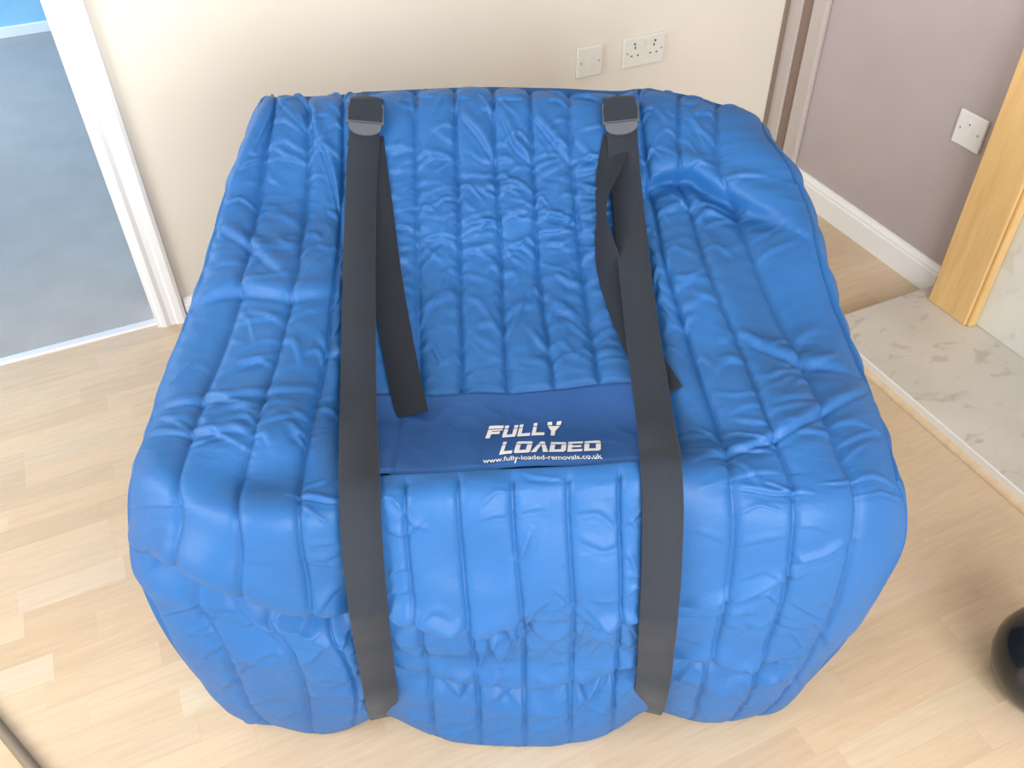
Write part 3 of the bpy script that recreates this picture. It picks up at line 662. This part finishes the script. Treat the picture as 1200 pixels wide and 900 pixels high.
# ---- straps
bvh_s = BVHTree.FromPolygons([tuple(p) for p in co], [tuple(int(x) for x in f_) for f_ in fv_])
def hit(px, py):
    """distance to the cover or, beside it, to the floor"""
    d = Vector(ray(px, py)).normalized(); h = bvh_s.ray_cast(Vector(EYE), d)
    return (h[3] if h[0] else (CH - .004) / -d.z), d
def hitw(x, y, tx, ty, hw_):
    """nearest cover distance over the width of a strap crossing (x, y)"""
    t, d = hit(x, y); l = math.hypot(tx, ty) or 1; nx, ny = -ty / l, tx / l; r_ = hw_ * F / t
    for k in (-1, -.66, -.33, .33, .66, 1): t = min(t, hit(x + nx * k * r_, y + ny * k * r_)[0])
    return t, d
def ribbon(name, C_, W_, hw, th, m, parent):
    """solid ribbon: centres, width vectors (unit), half widths, thickness"""
    n = len(C_); bm = bmesh.new(); rows = []
    for i in range(n):
        t = (C_[min(i + 1, n - 1)] - C_[max(i - 1, 0)]).normalized(); s = W_[i]; s = (s - t * s.dot(t)).normalized(); nn = s.cross(t).normalized()
        h = hw[i] if hasattr(hw, '__len__') else hw
        pr = [(-h, 0), (-h * .97, th / 2), (-h * .5, th * .55), (0, th * .6), (h * .5, th * .55), (h * .97, th / 2), (h, 0), (h * .97, -th / 2), (0, -th / 2), (-h * .97, -th / 2)]
        rows.append([bm.verts.new(C_[i] + s * a + nn * b_) for a, b_ in pr])
    k = len(rows[0])
    for i in range(n - 1):
        for j in range(k): bm.faces.new((rows[i][j], rows[i][(j + 1) % k], rows[i + 1][(j + 1) % k], rows[i + 1][j]))
    bm.faces.new(rows[0]); bm.faces.new(rows[-1][::-1]); bmesh.ops.recalc_face_normals(bm, faces=bm.faces)
    o = chl(bmo(name, bm, m, smooth=True), parent); return o
def interp(pts, n):
    p = np.array(pts, float); d = np.r_[0, np.cumsum(np.hypot(np.diff(p[:, 0]), np.diff(p[:, 1])))]
    t = np.linspace(0, d[-1], n); out = [np.interp(t, d, p[:, k]) for k in range(p.shape[1])]
    kern = np.ones(5) / 5
    out = [np.convolve(np.pad(o_, 2, 'edge'), kern, 'valid') for o_ in out]; return np.array(out).T
def path_on_cover(px, n, off, bridge=25):
    q = interp(px, n); ts, ds = [], []
    for i, (x, y) in enumerate(q[:, :2]):
        a, b_ = q[max(i - 1, 0)], q[min(i + 1, n - 1)]
        h = hitw(x, y, b_[0] - a[0], b_[1] - a[1], .0275); ts.append(h[0]); ds.append(h[1])
    ts = np.array(ts)
    for i in range(12, -1, -1):
        if abs(ts[i] - ts[i + 1]) > .03: ts[i] = ts[i + 1] + .004
    k = np.ones(bridge) / bridge
    sm_ = np.convolve(np.pad(ts, bridge // 2, 'edge'), k, 'valid'); t2 = np.minimum(ts, sm_); t2 = np.convolve(np.pad(t2, 3, 'edge'), np.ones(7) / 7, 'valid')
    t2 = np.minimum(t2, np.array([ts[max(0, i - 2):i + 3].min() for i in range(n)])) - off
    t2 = np.convolve(np.pad(t2, 2, 'edge'), np.ones(5) / 5, 'valid')
    return [Vector(EYE) + d * t for d, t in zip(ds, t2)], ds, q
def strap(px, hw, label, tail_px, tail_w, tail_off):
    e_pts, ds, q = path_on_cover(px, 110, .006)
    W_ = []
    for i in range(len(e_pts)):
        t = (e_pts[min(i + 1, 109)] - e_pts[max(i - 1, 0)]).normalized(); W_.append(t.cross(ds[i]).normalized() * -1)
        if W_[-1].x < 0: W_[-1] = -W_[-1]
    # continue over the rear edge and down the back, and under the front hem
    a = e_pts[0]; pre = [Vector((a.x, 1.705, .06)), Vector((a.x, 1.71, .45)), Vector((a.x, 1.71, a.z - .12)), Vector((a.x, 1.70, a.z - .07)), Vector((a.x, 1.675, a.z - .042))]
    g_ = floor_at(px[-1][0], px[-1][1] + 2, .004); k_ = [i for i, p in enumerate(q[:, 1]) if p < px[-1][1] - 14][-1]
    e_pts, W_ = e_pts[:k_], W_[:k_]; z = e_pts[-1]
    post = [Vector(g_) * .35 + z * .65 + Vector((0, -.004, 0)), Vector(g_) * .75 + z * .25 + Vector((0, -.003, 0)), Vector(g_), Vector((g_[0] * .99, g_[1] + .03, .003)), Vector((g_[0] * .98, g_[1] + .09, .003))]
    C_ = pre + e_pts + post; WW = [Vector((1, 0, 0))] * len(pre) + W_ + [W_[-1]] * len(post)
    s = ribbon('strap', C_, WW, hw, .0022, m_web, cover); s['label'] = label
    # loose tail
    q = interp(tail_px, 60); TC, TW, HW = [], [], []
    for i, (x, y, w_, tw, of) in enumerate(q):
        a, b_ = q[max(i - 1, 0)], q[min(i + 1, 59)]; h = hitw(x, y, b_[0] - a[0], b_[1] - a[1], w_ * math.cos(tw)); d = h[1]; TC.append(Vector(EYE) + d * (h[0] - of)); HW.append(w_); TW.append((d, tw))
    C2 = [sum((TC[min(max(i + k, 0), 59)] for k in range(-6, 7)), Vector()) / 13 for i in range(60)]
    W2 = []
    for i in range(60):
        t = (C2[min(i + 1, 59)] - C2[max(i - 1, 0)]).normalized(); s_v = t.cross(TW[i][0]).normalized()
        if s_v.x < 0: s_v = -s_v
        W2.append(Matrix.Rotation(TW[i][1], 3, t) @ s_v)
    for _ in range(6): W2 = [W2[0]] + [(W2[i - 1] + W2[i] * 2 + W2[i + 1]).normalized() for i in range(1, 59)] + [W2[59]]
    tl = ribbon('strap_tail', C2, W2, HW, .0018, m_webd, cover); tl.parent = s; tl.matrix_parent_inverse = s.matrix_world.inverted()
    # ladder-lock buckle near the rear edge
    i = 3; Cb = e_pts[i]; t = (e_pts[i + 3] - e_pts[i - 3]).normalized(); sx = W_[i]; sx = (sx - t * sx.dot(t)).normalized(); nz = t.cross(sx).normalized()
    if nz.dot(Vector(EYE) - Cb) < 0: nz = -nz
    def lb(x, y, z_): return Cb + sx * x - t * y + nz * z_
    def slabq(bm, outline, z0, z1):
        a_ = [bm.verts.new(lb(x, y, z0)) for x, y in outline]; b_ = [bm.verts.new(lb(x, y, z1)) for x, y in outline]; n = len(a_)
        bm.faces.new(a_); bm.faces.new(b_[::-1])
        for k in range(n): bm.faces.new((a_[k], a_[(k + 1) % n], b_[(k + 1) % n], b_[k]))
    return s, lb, slabq
def buckle(s, lb, slabq, dy):
    bm = bmesh.new(); w = .033
    slabq(bm, [(-w, -.018 + dy), (-w + .006, -.018 + dy), (-w + .006, .020 + dy), (-w + .002, .022 + dy), (-w, .016 + dy)], .001, .009)
    slabq(bm, [(w, -.018 + dy), (w, .016 + dy), (w - .002, .022 + dy), (w - .006, .020 + dy), (w - .006, -.018 + dy)], .001, .009)
    for y in (-.016, .001): slabq(bm, [(-w + .004, y + dy), (w - .004, y + dy), (w - .004, y + .007 + dy), (-w + .004, y + .007 + dy)], .003, .010)
    bmesh.ops.recalc_face_normals(bm, faces=bm.faces)
    o = chl(bmo('buckle', bm, m_buckle), s)
    bm = bmesh.new()    # thumb tab, rounded point towards the viewer
    ol = [(-.029, -.017), (.029, -.017), (.029, -.022)] + [(.029 * math.cos(a) , -.022 - .018 * math.sin(a) ** .8) for a in np.linspace(.25, PI - .25, 9)] + [(-.029, -.022)]
    slabq(bm, [(x, y + dy) for x, y in ol], .004, .0085); bmesh.ops.recalc_face_normals(bm, faces=bm.faces)
    o = chl(bmo('buckle_tab', bm, m_buckle), s)
    bm = bmesh.new()    # webbing loop folded through the buckle
    slabq(bm, [(-.030, -.014 + dy), (.030, -.014 + dy), (.031, .006 + dy), (.027, .026 + dy), (-.027, .026 + dy), (-.031, .006 + dy)], .010, .013); bmesh.ops.recalc_face_normals(bm, faces=bm.faces)
    chl(bmo('webbing_loop', bm, m_web), s)
st1 = strap([(429, 114), (428, 145), (424, 200), (421, 300), (420, 400), (420, 500), (421, 560), (423, 620), (428, 680), (435, 740), (443, 790), (451, 838)], .0275,
            'charcoal webbing strap, left of the lettering',
            [(430, 150, .028, 0, .004), (436, 200, .028, 0, .004), (444, 260, .028, 0, .005), (453, 330, .027, 0, .006), (463, 390, .027, 0, .008), (474, 445, .026, 0, .009), (485, 497, .026, 0, .010)], 0, 0)
buckle(*st1, -.004)
st2 = strap([(726, 113), (727, 130), (732, 200), (742, 300), (754, 400), (766, 480), (775, 545), (777, 600), (775, 680), (769, 760), (766, 800), (758, 832)], .0275,
            'charcoal webbing strap, right of the lettering',
            [(727, 150, .027, 0, .006), (721, 175, .026, .2, .010), (714, 200, .026, .6, .018), (706, 225, .026, 1.1, .028), (701, 246, .026, 1.4, .032), (703, 268, .026, 1.1, .026), (710, 300, .026, .6, .017), (722, 340, .026, .15, .010), (740, 385, .026, 0, .006), (762, 430, .026, 0, .005), (788, 472, .026, 0, .006)], 0, 0)
buckle(*st2, -.004)

# ------------------------------------------------------------------ glossy black vase at the right edge, cable in the near left corner
cb = floor_at(1238, 776, .1); be = empty('round_vase', (cb[0], cb[1], 0))
def lathe(prof, seg=56):
    bm = bmesh.new(); rings = []
    for r_, z_ in prof: rings.append([bm.verts.new((r_ * math.cos(2 * PI * k / seg), r_ * math.sin(2 * PI * k / seg), z_)) for k in range(seg)])
    for a, b_ in zip(rings, rings[1:]):
        for k in range(seg): bm.faces.new((a[k], a[(k + 1) % seg], b_[(k + 1) % seg], b_[k]))
    bm.faces.new(rings[0][::-1]); bm.faces.new(rings[-1]); bmesh.ops.recalc_face_normals(bm, faces=bm.faces); return bm
o = bmo('body', lathe([(.055, .001), (.062, .004), (.082, .022), (.098, .050), (.107, .085), (.107, .115), (.098, .147), (.080, .172), (.058, .188), (.046, .193), (.040, .192), (.038, .180), (.05, .165)]), m_black, smooth=True); o.parent = be
o = bmo('neck_ring', lathe([(.040, .190), (.047, .191), (.049, .197), (.046, .203), (.040, .204), (.036, .200), (.036, .192)]), m_black, smooth=True); o.parent = be
tag(be, 'glossy black round vase standing on the laminate at the right edge', 'vase')
pa, pb = floor_at(-60, 790, .008), floor_at(-5, 848, .008)
cpts = [floor_at(x, y, .007) for x, y in ((-120, 700), (-60, 782), (0, 853), (22, 880), (48, 912), (90, 960), (150, 1010))]
cq = np.array([p[:2] for p in cpts]); tq = np.linspace(0, len(cq) - 1, 70); cq = np.array([np.interp(tq, range(len(cq)), cq[:, k]) for k in (0, 1)]).T
for _ in range(12): cq[1:-1] = (cq[:-2] + 2 * cq[1:-1] + cq[2:]) / 4
bm = bmesh.new(); rr = []
for i in range(len(cq)):
    t = cq[min(i + 1, 69)] - cq[max(i - 1, 0)]; t /= np.linalg.norm(t)
    rr.append([bm.verts.new((cq[i][0] - t[1] * .0105 * math.cos(a), cq[i][1] + t[0] * .0105 * math.cos(a), .0107 + .0105 * math.sin(a))) for a in np.linspace(0, 2 * PI, 13)[:-1]])
for a, b_ in zip(rr, rr[1:]):
    for k in range(12): bm.faces.new((a[k], a[(k + 1) % 12], b_[(k + 1) % 12], b_[k]))
bm.faces.new(rr[0]); bm.faces.new(rr[-1][::-1]); bmesh.ops.recalc_face_normals(bm, faces=bm.faces)
co_ = bmo('cable', bm, m_cord, smooth=True)
tag(co_, 'brown-grey cable lying on the laminate in the near left corner', 'cable')
